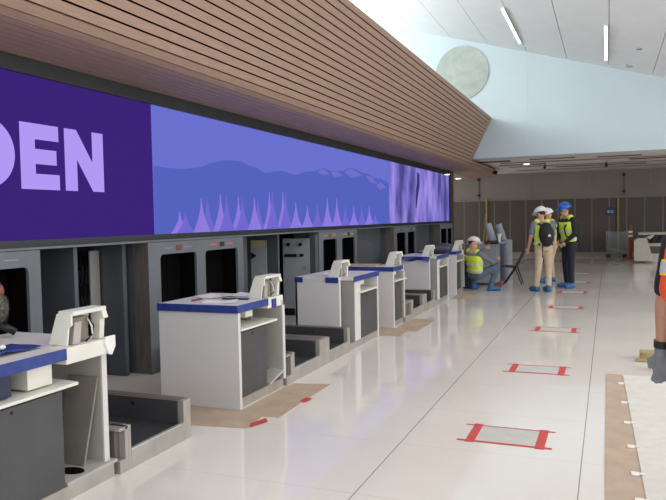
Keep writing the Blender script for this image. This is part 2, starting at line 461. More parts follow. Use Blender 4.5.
for i, (px_, py_, c) in enumerate(peaks):
    y0, z0 = onx(px_, py_)
    w = 0.17 + 0.015*(y0-6)
    L = z0-ZB; pts = []
    for t in (0, .2, .4, .6, .8, 1.0): pts.append((y0-11-w*(1-t)**2.0-0.008, ZB-1.42+L*t))
    pts += [(2*(y0-11)-p[0], p[1]) for p in pts[::-1]]
    l0 = 0.003 + 0.0004*(i % 3)
    MB().prism(pts, 'x', 0.002, l0+0.002).build('white_peak', M['s_tent' if c else 's_tent2'], sky)
dk = [onx(*p) for p in ((417,172),(419.5,174),(419.5,186),(418,196),(416.5,208),(415.5,208),(416,190),(417,182))]
MB().prism([(y-11, z-1.42) for y, z in dk], 'x', 0, 0.003).build('dark_silhouette', M['s_dark'], tr)

# ------------------------------------------------------------ bag drop portals under the screen
KX = -4.49
def portal(y0, y1, holes, label, sidez=True, led='redled', side='bronze'):
    t = empty('bag_drop_portal', (KX, y0, 0), label, 'baggage machine', 'bag drop portals under the screen')
    W = y1-y0; T = 1.40
    mb = MB()
    mb.box(-0.46, 0, 0, W, 1.265, T)
    mb.box(-0.46, 0, 0, W, 0.0, 0.33)
    prev = 0.0
    for a, b_ in holes:
        a -= y0; b_ -= y0
        mb.box(-0.46, 0, prev, a, 0.33, 1.265); prev = b_
        for (cy_, sy) in ((a, 1), (b_, -1)):
            mb.prism([(cy_, 1.265), (cy_+sy*0.045, 1.265), (cy_+sy*0.013, 1.252), (cy_, 1.22)], 'x', -0.03, 0)
    mb.box(-0.46, 0, prev, W, 0.33, 1.265)
    body = mb.build('housing', M['kiosk'], t)
    for a, b_ in holes:
        a -= y0; b_ -= y0
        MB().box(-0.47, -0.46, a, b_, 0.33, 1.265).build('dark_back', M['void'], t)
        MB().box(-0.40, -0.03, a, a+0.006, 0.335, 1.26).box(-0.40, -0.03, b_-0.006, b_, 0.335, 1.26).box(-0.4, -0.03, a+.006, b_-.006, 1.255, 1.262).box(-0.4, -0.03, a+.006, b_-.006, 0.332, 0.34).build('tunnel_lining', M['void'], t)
        c = MB()
        nn = 5
        for i in range(nn):
            c.box(-0.22, -0.215, a+0.02+(b_-a-0.04)*i/nn, a+0.01+(b_-a-0.04)*(i+1)/nn, 0.42, 1.25)
        c.build('strip_curtain', M['void'], t)
        m_ = (a+b_)/2
        for q0, q1 in ((m_-0.27, m_-0.12), (m_+0.10, m_+0.25)): MB().box(0, 0.006, q0, q1, 1.325, 1.338).build('indicator', M[led if m_ > W/2 or led == 'amberled' else 'whiteled'], t)
        MB().box(0, 0.006, m_-0.05, m_+0.05, 1.30, 1.36).build('camera_window', M['red' if m_ < W/2 else 'frame'], t)
    MB().box(-0.2, 0, -0.008, 0, 0.04, T-0.01).build('side_panel', M[side], t)
    MB().box(-0.46, -0.2, -0.008, 0, 0.02, T-0.01).build('side_panel', M['slate'], t)
    return t
portal(2.5, 4.45, [(2.72, 3.4), (3.62, 4.32)], 'slate grey bag drop portal nearest the camera at left edge', led='whiteled')
portal(5.93, 7.94, [(6.13, 6.83), (7.02, 7.79)], 'slate grey bag drop portal with red lights, behind the nearest full white counter')
portal(10.5, 12.37, [(10.68, 11.32), (11.57, 12.25)], 'slate grey bag drop portal with amber light, right of the grey cabinet with black knobs', led='amberled')
portal(14.83, 16.74, [(15.06, 15.81), (15.98, 16.63)], 'slate grey bag drop portal below the start of the woodland picture', led='whiteled')
portal(19.39, 21.12, [(19.52, 20.3), (20.42, 21.0)], 'farthest slate grey bag drop portal, under the screen corner', led='whiteled')

# panels and cabinets between portals
def partition(y0, y1, x0, x1, label, m='slate', name='partition_panel'):
    t = MB().box(x0, x1, y0, y1, 0.0, 1.40).build(name, M[m], bevel=0.004)
    return tag(t, label, 'panel')
partition(4.95, 5.0, -5.38, -4.59, 'dark slate partition panel left of the open cable compartment')
partition(5.78, 5.84, -5.38, -4.71, 'dark slate partition panel between open compartment and second portal')
t = empty('cable_compartment', (-5.36, 5.02, 0), 'open compartment with hanging black cables and pale door edge', 'cabinet')
MB().box(0, 0.34, 0.70, 0.74, 0.05, 1.36).build('mounting_panel', M['slate'], t)
MB().box(0.345, 0.362, 0.60, 0.74, 0.05, 1.33).build('door_edge', M['steel_l'], t)
MB().box(0.02, 0.34, 0.1, 0.7, 0.05, 0.09).build('shelf', M['steel'], t)
for (bx0, bx1, bz0, bz1) in ((0.12, 0.26, 1.12, 1.18), (0.14, 0.3, 0.86, 0.96), (0.05, 0.3, 1.28, 1.32)):
    MB().box(bx0, bx1, 0.60, 0.70, bz0, bz1).build('control_box', M['black'], t, bevel=0.006)
for i in range(5):
    xx = 0.07+0.05*i
    MB().tube([(xx, 0.66, 1.3), (xx+0.03, 0.62, 1.1), (xx-0.03, 0.64, 0.9), (xx+0.04, 0.6, 0.7), (xx, 0.63, 0.4)], 0.011, 8).build('cable', M['black'], t, smooth=True)
t = empty('access_panel', (-4.66, 9.3, 0), 'dark panel with a pale plate and yellow label behind second counter', 'panel')
MB().box(-0.72, 0.0, 0.0, 0.05, 0, 1.40).build('panel', M['slate'], t)
MB().box(-0.46, -0.19, -0.012, 0, 0.1, 1.31).build('pale_plate', M['cab'], t)
MB().box(-0.44, -0.22, -0.016, -0.012, 1.22, 1.30).build('yellow_label', M['label'], t)
MB().prism([(-0.44, 1.02), (-0.44, 1.12), (-0.36, 1.07)], 'y', -0.04, -0.012).build('black_latch', M['black'], t)
t = empty('electrical_cabinet', (-5.1, 10.36, 0), 'light grey cabinet with black knobs and slot under the screen', 'cabinet')
MB().box(0, 0.50, 0, 0.1, 0.12, 1.30).build('door', M['cab'], t, bevel=0.005)
MB().box(0, 0.50, 0.005, 0.1, 0.0, 0.12).build('plinth', M['black'], t)
MB().box(0.50, 0.60, 0, 0.12, 0.0, 1.36).build('side_frame', M['slate'], t)
for (kx, kz) in ((0.12, 1.2), (0.34, 1.2), (0.36, 1.02)):
    MB().tube([(kx, 0, kz), (kx, -0.04, kz)], 0.028, 14).build('knob', M['black'], t)
MB().box(0.04, 0.26, -0.02, 0, 0.99, 1.04).build('slot', M['black'], t)
MB().box(0.36, 0.44, -0.01, 0, 0.78, 0.84).build('nameplate', M['grey_lam'], t)
for (a, b_, lab) in ((12.45, 14.80, 'wide dark slate wall panel between third and fourth portals'), (16.8, 19.34, 'wide dark slate wall panel between fourth and farthest portals'), (8.0, 8.6, 'dark slate wall panel right of the portal with red lights')):
    t = MB().box(-5.38, -4.80, a, b_, 0, 1.40).build('wall_cabinet', M['slate'], bevel=0.005)
    tag(t, lab, 'cabinet')

# ------------------------------------------------------------ check-in counters
FX = -2.91
def counter(y0, mirror, label, desk=0.50, L=0.87, depth=0.81, ledge_end=0.70, inner_x=-0.16, sh=(None, None), sx=0.0, upright='upright_grey', inset=0.0, reader=None):
    """y0 = world Y of the desk end; u runs away from it (mirrored: towards the camera)"""
    t = empty('check_in_counter', (FX, y0, 0), label, 'counter', 'white check-in counters')
    sg = -1 if mirror else 1
    def B(mb, x0, x1, u0, u1, z0, z1):
        a, b_ = sorted((sg*u0, sg*u1)); return mb.box(x0, x1, a, b_, z0, z1)
    def Pz(mb, pts, u0, u1):
        a, b_ = sorted((sg*u0, sg*u1)); return mb.prism(pts, 'y', a, b_)
    X0 = -depth
    tall = 0.0 if True else 0
    B(MB(), X0, 0, 0, 0.04, 0, 0.849).build('end_panel', M['white_lam'], t, bevel=0.003)
    B(MB(), X0, X0+0.03, 0.04, L, 0.05, 0.845).build('back_panel', M['white_lam'], t)
    fd = desk-0.25 if mirror else desk
    B(MB(), -0.03-0.01, -0.012, 0.04, fd, 0.09, 0.655).build('front_panel', M['charcoal'], t, bevel=0.002)
    k_ = MB().tube([(-0.012, sg*(desk*0.5), 0.625), (-0.006, sg*(desk*0.5), 0.625)], 0.009, 12); k_.build('lock', M['black'], t)
    B(MB(), X0+0.03, -0.02, 0.04, L, 0.0, 0.085).build('plinth', M['steel'], t)
    # ledge
    if ledge_end:
        lp = [(X0+0.3, 0.04), (0.015, 0.04), (0.02, ledge_end), (-0.10, ledge_end+0.02), (X0+0.3, ledge_end+0.02)]
        lp = [(a, sg*b_) for a, b_ in lp]
        MB().prism(lp, 'z', 0.672, 0.69).build('ledge', M['beige'], t, bevel=0.003)
    # inner upright dividing desk and housing bay
    B(MB(), X0+0.03, inner_x, desk, desk+0.02, 0.086, 0.845).build('inner_panel', M['grey_lam'], t)  # grey puts the shade of the mirrored bays into the panel colour
    B(MB(), X0+0.3, X0+0.32, 0.04, desk, 0.69, 0.845).build('recess_back', M['grey_lam'], t)
    rd_ = reader or (desk*0.45, desk*0.7, 0.76)
    B(MB(), -0.4, -0.06, rd_[0], rd_[1], rd_[2], 0.845).build('card_reader_box', M['beige'], t, bevel=0.004)
    # worktop
    wt = B(MB(), X0-0.004, -0.006, -0.005, desk+0.03, 0.85, 0.895)
    wt2 = B(wt, X0-0.004, -0.16, desk+0.03, L, 0.85, 0.895)
    wt2.build('worktop', M['white_lam'], t)
    if True:
        e_ = B(MB(), -0.006, 0.006, -0.017, desk+0.03, 0.832, 0.897)
        if mirror:
            MB().box(X0, X0+0.11, -L-0.012, -L, 0.832, 0.897).build('edge_band', M['blue'], t)
            MB().box(-0.32, -0.15, -L-0.012, -L, 0.832, 0.897).build('edge_band', M['blue'], t)
            B(MB(), X0+0.05, -0.02, desk-0.26, desk, 0.086, 0.845).build('narrow_front', M['white_lam'], t)
        e_.build('edge_band', M['blue'], t)
        B(MB(), X0-0.004, -0.006, -0.017, -0.005, 0.832, 0.897).build('edge_band', M['blue'], t)
    # far upright panel
    B(MB(), X0+(0.0 if mirror else 0.03), 0-inset, L-0.045, L, 0.0 if mirror else 0.086, 0.849).build('upright_panel', M[upright], t, bevel=0.003)
    if not mirror: B(MB(), -inset, 0.012-inset, L-0.045, L, 0.086, 0.80).build('edge_strip', M['white_lam'], t)
    if not mirror: B(MB(), -0.14, -0.004, desk+0.035, L+0.004, 0.80, 0.895).build('cross_rail', M['beige'], t, bevel=0.004)
    # monitor shroud: sloped side cheeks, top plate, hanging lip
    s0, s1 = (sh[0] or desk+0.03), (sh[1] or L-0.01)
    if mirror: s0, s1 = L-0.03, L-0.27
    sd = -1 if s1 < s0 else 1
    cheek = [(-0.20, 0.896), (-0.13, 1.085), (-0.02, 1.085), (-0.02, 1.02), (-0.045, 1.0), (-0.06, 0.896)]
    W = abs(s1-s0)
    q_ = MB().prism(cheek, 'y', 0, 0.015)
    q_.box(-0.13, -0.015, 0.015, W+0.03, 1.075, 1.10)
    q_.prism([(-0.13, 1.075), (-0.115, 1.075), (-0.185, 0.896), (-0.20, 0.896)], 'y', 0.015, W)
    q_.prism([(-0.10, 0.896), (-0.10, 1.075), (-0.015, 1.075), (0.0, 1.03), (-0.03, 1.02), (-0.04, 0.896)], 'y', W-0.012, W+0.03)
    so_ = q_.build('monitor_shroud', M['beige'], t, bevel=0.003, loc=(sx, sg*s0, 0))
    MB().box(-0.15, -0.08, 0.05, W-0.06, 0.90, 1.05).build('printer_mechanism', M['beige_dark'], so_, bevel=0.006)
    MB().hexa([(-.09,.03,.90),(-.04,.03,.90),(-.04,.09,.90),(-.09,.09,.90),(-.09,.06,1.03),(-.05,.06,1.03),(-.05,.12,1.03),(-.09,.12,1.03)]).build('card_slot', M['steel'], so_)
    for q in range(2):
        MB().tube([(-0.05, W*0.55+.03*q, 0.90), (-0.03, W*0.7, 0.94), (-0.04, W*0.78-.02*q, 0.99), (-0.07, W*0.7, 1.04)], 0.005, 7).build('cable', M['paper'] if q else M['black'], so_, smooth=True)
    return t, B, sg

c1, B1, _ = counter(2.30, False, 'white check-in counter nearest camera, cut by the left edge', desk=0.72, L=1.15, ledge_end=0.82, inner_x=-0.55, sh=(0.82, 1.09), inset=0.065, reader=(0.52, 0.70, 0.70))
MB().box(-0.5, -0.05, 0.05, 0.40, 0.70, 0.84).build('dark_recess_box', M['navy'], c1, bevel=0.004)  # dark box added to make the recess under the worktop read dark
# lower steel floor pan of the first counter, with a cable hole
pan_ = MB().box(-0.5, -0.018, 0.745, 1.18, 0.086, 0.105).build('floor_pan', M['upright_grey'], c1)
MB().prism([(-0.14+0.085*math.cos(a*math.pi/12), 0.91+0.055*math.sin(a*math.pi/12)) for a in range(24)], 'z', 0.105, 0.1075).build('cable_hole', M['void'], c1)
MB().prism([(1.075, 0.91), (1.165, 0.91), (1.165, 0.84), (1.13, 0.79), (1.10, 0.80), (1.07, 0.87)], 'x', -0.006, 0.012).build('white_cap', M['paper'], c1, bevel=0.003)
c2, B2, _ = counter(5.03, False, 'full white check-in counter with blue edge standing on brown board', desk=0.52, L=0.87, sh=(0.53, 0.83))
c3, B3, _ = counter(8.84, True, 'white check-in counter with shroud on its near end, third from left', desk=0.93, L=1.10, ledge_end=0.75, inner_x=-0.005, sx=-0.10, inset=0.14, depth=0.74, upright='white_lam')
c4, B4, _ = counter(9.55, False, 'white check-in counter with raised shroud, fourth from left', desk=0.46, L=0.55, ledge_end=0.66, sh=(0.22, 0.51))
c5, B5, _ = counter(13.25, True, 'white check-in counter with wavy blue film, fifth from left', desk=0.93, L=1.12, ledge_end=0.75, inner_x=-0.005, sx=-0.06, inset=0.10, depth=0.74, upright='white_lam')
c6, B6, _ = counter(14.0, False, 'farthest white check-in counter beside the squatting worker', desk=0.5, L=0.8)
# small grey cap on the corner of c2
MB().box(-0.02, 0.012, 0.63, 0.70, 0.80, 0.88).build('blue_sticker', M['blue'], c2)

def thing(mb, name, m, label, cat, group=None, **k):
    return tag(mb.build(name, m, **k), label, cat, group)

# leaning board inside the first counter
thing(MB().hexa([(-3.24,3.29,0.108),(-3.03,3.29,0.108),(-3.03,3.305,0.108),(-3.24,3.305,0.108),(-3.22,3.385,0.65),(-2.985,3.385,0.65),(-2.985,3.40,0.65),(-3.22,3.40,0.65)]), 'loose_panel', M['beige_dark'], 'grey board leaning inside the nearest counter above a cable hole', 'board')

# ------------------------------------------------------------ conveyors
def conveyor(segs, label, end_plinth=None, back=-4.42):
    """segs: list of ('rail', y0, y1) / ('belt', y0, y1)"""
    y0 = segs[0][1]
    t = empty('baggage_conveyor', (FX, y0, 0), label, 'conveyor', 'steel baggage conveyors')
    for kind, a, b_ in segs:
        a -= y0; b_ -= y0
        if kind == 'rail':
            MB().box(back-FX, 0, a, b_, 0, 0.295).build('side_rail', M['steel'], t, bevel=0.004)
            MB().box(back-FX, -0.04, a+0.004, b_-0.004, 0.295, 0.299).build('rail_cap', M['bronze'], t)
        elif kind == 'belt':
            MB().box(-0.03, 0, a, b_, 0, 0.125).build('front_wall', M['steel'], t)
            MB().box(-0.028, -0.001, a, b_, 0.125, 0.132).build('front_edge', M['steel_l'], t)
            MB().hexa([(back-FX,a,0.02),(-0.03,a,0.02),(-0.03,b_,0.02),(back-FX,b_,0.02),(back-FX,a,0.15),(-0.06,a,0.115),(-0.06,b_,0.115),(back-FX,b_,0.15)]).build('belt', M['belt'], t)
            MB().box(back-FX, -0.05, b_-0.012, b_, 0.12, 0.293).box(back-FX, -0.05, a, a+0.012, 0.12, 0.293).build('inner_skirt', M['charcoal'], t)
            MB().tube([(-0.45, b_-0.013, 0.245), (-0.45, b_-0.018, 0.245)], 0.014, 12).build('sensor_hole', M['black'], t)
        elif kind == 'box':
            MB().box(-0.55, 0, a, b_, 0.0, 0.085).box(-0.55, 0, b_-0.03, b_, 0.085, 0.295).box(-0.55, -0.0, a, b_, 0.275, 0.295).build('end_box', M['steel'], t, bevel=0.003)
            MB().box(-0.55, -0.05, a+0.01, b_-0.03, 0.085, 0.275).build('end_box_panel', M['bronze'], t)
    return t
conveyor([('box', 3.485, 3.57), ('rail', 3.57, 3.60), ('belt', 3.60, 4.20), ('rail', 4.20, 4.29)], 'single steel baggage conveyor with black belt beside nearest counter')
conveyor([('box', 5.94, 6.07), ('rail', 6.07, 6.13), ('belt', 6.13, 6.77), ('rail', 6.77, 6.90), ('rail', 6.902, 7.05), ('belt', 7.05, 7.63), ('rail', 7.63, 7.71)], 'double steel baggage conveyor between second and third counters')
conveyor([('box', 10.14, 10.52), ('rail', 10.52, 10.62), ('belt', 10.62, 11.22), ('rail', 11.22, 11.36), ('rail', 11.362, 11.50), ('belt', 11.50, 12.02), ('rail', 12.02, 12.10)], 'double steel baggage conveyor between fourth and fifth counters')

# ------------------------------------------------------------ things on the counters
ZTOP = 0.8955
def sheet(x, y, w, d, rz, label, m='paper', name='paper_sheet', z=ZTOP, grp='loose papers on the counters', curl=0.0):
    mb = MB(); n_ = 6
    rows = []
    for i in range(n_+1):
        u = i/n_
        rows.append([mb.bm.verts.new((-w/2+w*u, -d/2+d*v, curl*abs(u-0.5)*2*(0.4+0.6*v)+0.001)) for v in (0, 0.5, 1)])
    for a, b_ in zip(rows, rows[1:]):
        for j in range(2): mb.face([a[j], b_[j], b_[j+1], a[j+1]])
    for a, b_ in zip(rows, rows[1:]): pass
    o = mb.build(name, M[m]); so_ = o.modifiers.new('thick', 'SOLIDIFY'); so_.thickness = 0.0015
    o.location = (x, y, z); o.rotation_euler = (0, 0, rz)
    return tag(o, label, 'paper', grp)
sheet(-3.20, 5.22, 0.30, 0.21, 0.4, 'white paper sheet spread in the middle of the second counter', curl=0.012)
sheet(-3.50, 5.56, 0.30, 0.21, -0.5, 'white paper sheet at the back of the second counter', curl=0.015)
sheet(-3.30, 5.72, 0.24, 0.18, 1.3, 'curled white paper beside the shroud on the second counter', curl=0.02)
thing(MB().box(-3.50, -3.47, 5.22, 5.36, ZTOP+0.001, ZTOP+0.014), 'marker_pen', M['redp'], 'red marker lying beside papers on the second counter', 'pen')
thing(MB().hexa([(-3.30,5.40,ZTOP+.001),(-3.04,5.44,ZTOP+.001),(-3.05,5.49,ZTOP+.001),(-3.31,5.45,ZTOP+.001),(-3.29,5.41,ZTOP+.012),(-3.05,5.445,ZTOP+.012),(-3.06,5.485,ZTOP+.012),(-3.30,5.445,ZTOP+.012)]), 'plastic_strip', M['navy'], 'dark blue strip lying between papers and shroud on the second counter', 'tool')
thing(MB().box(-3.72, -3.2, 9.62, 9.95, ZTOP, ZTOP+0.02), 'paper_pad', M['cardboard'], 'flat buff pad on the fourth counter', 'paper')
sheet(-3.3, 8.2, 0.3, 0.21, 0.2, 'white paper sheet on the third counter', curl=0.01)
# blue film on the nearest counter
fm = MB()
rows = []
for i in range(9):
    u = i/8
    rows.append([fm.bm.verts.new((-0.12+0.24*u, -0.17+0.34*v/4, 0.006+0.012*math.sin(6*u+v*1.7)*math.sin(3.1*v/4+0.2)+0.006)) for v in range(5)])
for a, b_ in zip(rows, rows[1:]):
    for j in range(4): fm.face([a[j], b_[j], b_[j+1], a[j+1]])
o = fm.build('blue_film', M['blue'], smooth=True); sd = o.modifiers.new('thick', 'SOLIDIFY'); sd.thickness = 0.002
o.location = (-3.19, 2.86, ZTOP+0.004); tag(o, 'crumpled blue protective film on the nearest counter', 'film')
thing(MB().ball((-3.16, 2.83, ZTOP+0.036), 0.018, 0.022, 0.014), 'crumpled_wrapper', M['paper'], 'small silvery wrapper on the crumpled blue film', 'wrapper', smooth=True)
# wavy blue film hanging at fifth counter
fm = MB(); rows = []
for i in range(25):
    u = i/24
    rows.append([fm.bm.verts.new((-0.62*(1-u), -0.01-0.03*math.sin(u*9)*v, -0.035*v+0.02*math.sin(u*11)*(v > 0.5))) for v in (0, 1, 2)])
for a, b_ in zip(rows, rows[1:]):
    for j in range(2): fm.face([a[j], b_[j], b_[j+1], a[j+1]])
o = fm.build('blue_film', M['blue'], smooth=True); sd = o.modifiers.new('thick', 'SOLIDIFY'); sd.thickness = 0.004
o.location = (-2.99, 12.07, 0.9); tag(o, 'loose wavy blue film hanging on the near edge of the fifth counter', 'film')
# navy roll on fifth / sixth counter
rl = MB().tube([(-3.24, 12.95, 1.0), (-3.15, 12.98, 1.005), (-2.95, 13.06, 1.005), (-2.84, 13.12, 1.0)], [0.085, 0.105, 0.105, 0.09], 16)
thing(rl, 'rolled_bundle', M['navy'], 'dark navy rolled bundle lying on the fifth counter', 'bundle', smooth=True)

# ------------------------------------------------------------ floor boards, tape
def flat(name, pts, z0, z1, m, label, cat, group=None):
    return thing(MB().prism(pts, 'z', z0, z1), name, M[m], label, cat, group)
flat('floor_board', [(-4.35, 4.52), (-3.1, 4.53), (-2.61, 4.60), (-2.64, 4.93), (-2.50, 4.94), (-2.52, 6.10), (-2.88, 6.03), (-2.88, 5.93), (-2.90, 5.93), (-2.90, 5.02), (-3.78, 5.02), (-4.35, 5.02)], 0.0, 0.004, 'cardboard', 'brown protective board on floor around the second counter', 'floor protection')
flat('floor_board', [(-2.98, 8.86), (-2.62, 8.9), (-2.64, 9.25), (-2.50, 9.3), (-2.50, 10.45), (-2.88, 10.5), (-2.88, 9.54), (-3.78, 9.54), (-3.78, 8.86)], 0.0, 0.004, 'cardboard', 'brown protective board on floor around the fourth counter', 'floor protection')
flat('floor_board', [(-2.88, 13.3), (-2.45, 13.3), (-2.45, 14.1), (-2.88, 14.1)], 0.0, 0.004, 'cardboard', 'brown protective board on floor at the farthest counter', 'floor protection')
flat('floor_board', [(-0.02, 1.2), (0.33, 1.2), (0.13, 7.35), (-0.02, 7.36)], 0.0, 0.0035, 'cardboard', 'long brown protective strip on the floor at right', 'floor protection')
wb = [(0.12, 1.2), (1.9, 1.2), (1.9, 7.40), (0.12, 7.33)]
flat('floor_board', [(0.14, 7.33), (1.9, 7.33), (1.9, 1.2), (0.32, 1.2), (0.20, 4.2)], 0.0036, 0.0075, 'boardw', 'large off-white protective board on the floor at right edge', 'floor protection')
places = ['nearest', 'second nearest', 'third', 'fourth', 'fifth', 'sixth', 'seventh', 'eighth']
yc = [6.95, 6.25, 5.65, 5.07, 4.54, 4.12]
for i, yy in enumerate(yc):
    t = empty('board_clip', (0.135+ (6.95-yy)*0.018, yy, 0.004), '', 'clip', 'white clips along the board joint')
    t['label'] = ['farthest', 'second farthest', 'third farthest', 'third nearest', 'second nearest', 'nearest'][i] + ' white clip along the joint of the floor boards'
    MB().box(-0.045, 0.0, -0.03, 0.03, 0, 0.008).build('pad', M['paper'], t, bevel=0.002)
    MB().box(0.0, 0.035, -0.012, 0.012, 0.0036, 0.011).build('tongue', M['paper'], t)
ty = [(4.86, 5.25), (7.18, 7.545), (9.83, 10.19), (12.32, 12.63), (14.74, 15.1), (17.03, 17.4), (19.55, 19.9)]
names = ['nearest red-taped grey square on the polished floor', 'second nearest red-taped square on the polished floor', 'third red-taped square on the floor from the camera', 'fourth red-taped square on the floor from the camera', 'red-taped square on floor right of the blue-helmeted person', 'red-taped square on floor beyond the blue-helmeted person', 'farthest red-taped square on the polished floor']
for i, (a, b_) in enumerate(ty):
    xa, xb = -0.93, -0.44
    t = empty('tape_square', ((xa+xb)/2, (a+b_)/2, 0), names[i], 'floor marking', 'red tape squares on the floor')
    hx, hy = (xb-xa)/2, (b_-a)/2
    jit = (i % 3-1)*0.006
    MB().box(-hx+0.03, hx-0.03, -hy+0.01, hy-0.01, 0, 0.0012).build('grey_sheet', M['greymat'], t)
    MB().hexa([(-hx-.03,-hy-.02+jit,.0012),(-hx+.035,-hy-.02,.0012),(-hx+.035,hy+.03,.0012),(-hx-.03,hy+.03-jit,.0012),(-hx-.03,-hy-.02+jit,.002),(-hx+.035,-hy-.02,.002),(-hx+.035,hy+.03,.002),(-hx-.03,hy+.03-jit,.002)]).build('tape_strip', M['redtape'], t)
    MB().box(hx-.035, hx+.03, -hy-.03, hy+.03, 0.0012, 0.002).build('tape_strip', M['redtape'], t)
    MB().box(-hx-.09, hx+.08, -hy-.012, -hy+.02, 0.002, 0.0028).build('tape_strip', M['redtape'], t)
    MB().box(-hx-.09, hx+.08, hy-.012, hy+.006, 0.002, 0.0028).build('tape_strip', M['redtape'], t)
flat('tape_patch', [(-2.64, 4.72), (-2.60, 4.62), (-2.53, 4.80), (-2.59, 4.88)], 0.0045, 0.0055, 'redtape', 'red tape patch at the near corner of the brown board', 'tape', 'red tape patches')
flat('tape_patch', [(-2.55, 5.44), (-2.48, 5.42), (-2.47, 5.56), (-2.54, 5.58)], 0.0045, 0.0055, 'redtape', 'red tape patch farther along the brown board edge', 'tape', 'red tape patches')
flat('tape_patch', [(-4.06, 5.06), (-3.90, 5.06), (-3.90, 5.2), (-4.06, 5.2)], 0.001, 0.002, 'redtape', 'red tape patch behind the white conveyor end, left of second counter', 'tape', 'red tape patches')
# loose steel piece by the second counter
thing(MB().hexa([(-3.05,5.57,0.10),(-2.90,5.57,0.09),(-2.90,5.86,0.16),(-3.05,5.86,0.17),(-3.05,5.57,0.12),(-2.90,5.57,0.11),(-2.90,5.86,0.18),(-3.05,5.86,0.19)]), 'loose_trim', M['steel_l'], 'loose pale trim piece tilted in the base of the second counter', 'trim piece')

# timber blocks
thing(MB().box(0.33, 0.62, 8.15, 8.36, 0.0, 0.085).box(0.28, 0.40, 8.05, 8.16, 0, 0.02), 'timber_block', M['timber'], 'rear timber block on the floor behind the gloved hand', 'wood block', 'timber blocks', bevel=0.004)
thing(MB().box(0.44, 0.75, 7.62, 7.80, 0.0, 0.10), 'timber_block', M['timber'], 'front timber block on the floor behind the gloved hand', 'wood block', 'timber blocks', bevel=0.004)

# ------------------------------------------------------------ ceiling lamps
def strip_lamp(x, y0, y1, label):
    t = empty('linear_light', (x, y0, cz(x)), label, 'ceiling light', 'linear ceiling lights')
    MB().box(-0.035, 0.035, 0, y1-y0, -0.05, -0.013).build('lamp_housing', M['hatw'], t)
    MB().box(-0.025, 0.025, 0.01, y1-y0-0.01, -0.056, -0.05).build('diffuser', M['lamp'], t)
strip_lamp(-2.15, 15.53, 18.76, 'slanting linear ceiling light left of the ceiling centre')
strip_lamp(-0.045, 15.52, 18.9, 'upright-looking linear ceiling light at upper right')
t = empty('smoke_detector', (0.52, 19.3, cz(0.52)), 'small round white detector on ceiling right of the linear light', 'detector')
MB().tube([(0, 0, 0.02), (0, 0, -0.03)], [0.10, 0.07], 16).build('detector_body', M['grey_lam'], t, smooth=False)
t = empty('ceiling_sprinkler', (0.68, 17.2, cz(0.68)), 'small flat grey disc on ceiling above the detector', 'sprinkler')
MB().tube([(0, 0, 0.02), (0, 0, -0.012)], 0.09, 16).build('cover_plate', M['grey_lam'], t)
def downlight(x, y, z, label, r=0.09):
    t = empty('downlight', (x, y, z), label, 'ceiling light', 'small soffit downlights')
    MB().tube([(0, 0, 0.0), (0, 0, -0.02)], r+0.02, 18).build('trim_ring', M['hatw'], t)
    MB().tube([(0, 0, -0.02), (0, 0, -0.028)], r, 18).build('lens', M['warm'], t)
downlight(-4.48, 20.35, 2.90, 'downlight at the top corner of the screen', 0.07)
downlight(-5.13, 25.2, 3.03, 'downlight in the timber soffit beyond the screen', 0.10)
downlight(-2.42, 22.7, 3.27, 'bright downlight under the pale fascia', 0.09)
def spot(x, y, label):
    t = empty('track_spotlight', (x, y, 3.30), label, 'spotlight', 'black ceiling spotlights')
    MB().tube([(0, 0, 0), (0, 0, -0.08)], 0.012, 8).build('stem', M['black'], t)
    MB().tube([(0, 0.06, -0.1), (0, -0.06, -0.16)], 0.045, 12).build('spot_head', M['black'], t)
spot(-1.9, 23.2, 'black ceiling spotlight left of the white helmets'); spot(-0.05, 23.5, 'black ceiling spotlight above the blue helmet'); spot(1.75, 22.5, 'black ceiling spotlight near the right edge')

# ------------------------------------------------------------ far end of the hall
t = empty('wall_sign', (0.09, WALL_Y-0.05, 1.52), 'small dark blue gate sign on the brown far wall', 'sign')
MB().box(-0.17, 0.17, -0.03, 0, 0, 0.34).build('sign_plate', M['sign'], t)
MB().box(-0.11, -0.03, -0.034, -0.03, 0.12, 0.22).box(0.0, 0.11, -0.034, -0.03, 0.12, 0.15).box(0.0, 0.11, -0.034, -0.03, 0.18, 0.22).build('sign_mark', M['signw'], t)
thing(MB().tube([(-4.62, WALL_Y-0.14, 0), (-4.62, WALL_Y-0.14, 2.35)], 0.035, 10).tube([(-4.80, WALL_Y-0.14, 0), (-4.66, WALL_Y-0.14, 1.7)], 0.02, 8), 'yellow_post', M['yellow'], 'yellow post standing against the far wall left of the helmets', 'post', 'yellow posts')
thing(MB().tube([(0.36, WALL_Y-0.14, 0), (0.36, WALL_Y-0.14, 2.2)], 0.035, 10), 'yellow_post', M['yellow'], 'yellow post against the far wall right of the blue sign', 'post', 'yellow posts')
t = empty('display_case', (0.3, 26.9, 0), 'glass sided display case with dark curved base near far wall', 'case')
MB().box(-0.37, 0.37, -0.01, 0.01, 0.2, 0.96).box(-0.37, -0.35, 0.01, 0.7, 0.2, 0.96).box(0.35, 0.37, 0.01, 0.7, 0.2, 0.96).build('glass_side', M['glass'], t)
MB().prism([(-0.36, 0.30), (0.36, 0.12), (0.36, 0.2), (-0.1, 0.33), (-0.36, 0.38)], 'y', 0.03, 0.65).build('curved_base', M['greyeq'], t)
for fx in (-0.36, 0.2): MB().box(fx, fx+0.16, 0.05, 0.6, 0, 0.12).build('foot', M['black'], t)
MB().box(0.34, 0.38, -0.02, 0.0, 0.0, 1.0).build('corner_post', M['yellow'], t)
t = empty('traffic_delineator', (0.74, 26.3, 0), 'red traffic delineator post with two white bands', 'post')
MB().tube([(0, 0, 0), (0, 0, 0.07)], [0.22, 0.18], 16).build('base', M['redp'], t)
MB().tube([(0, 0, 0.07), (0, 0, 1.18)], 0.066, 14).build('tube', M['redp'], t)
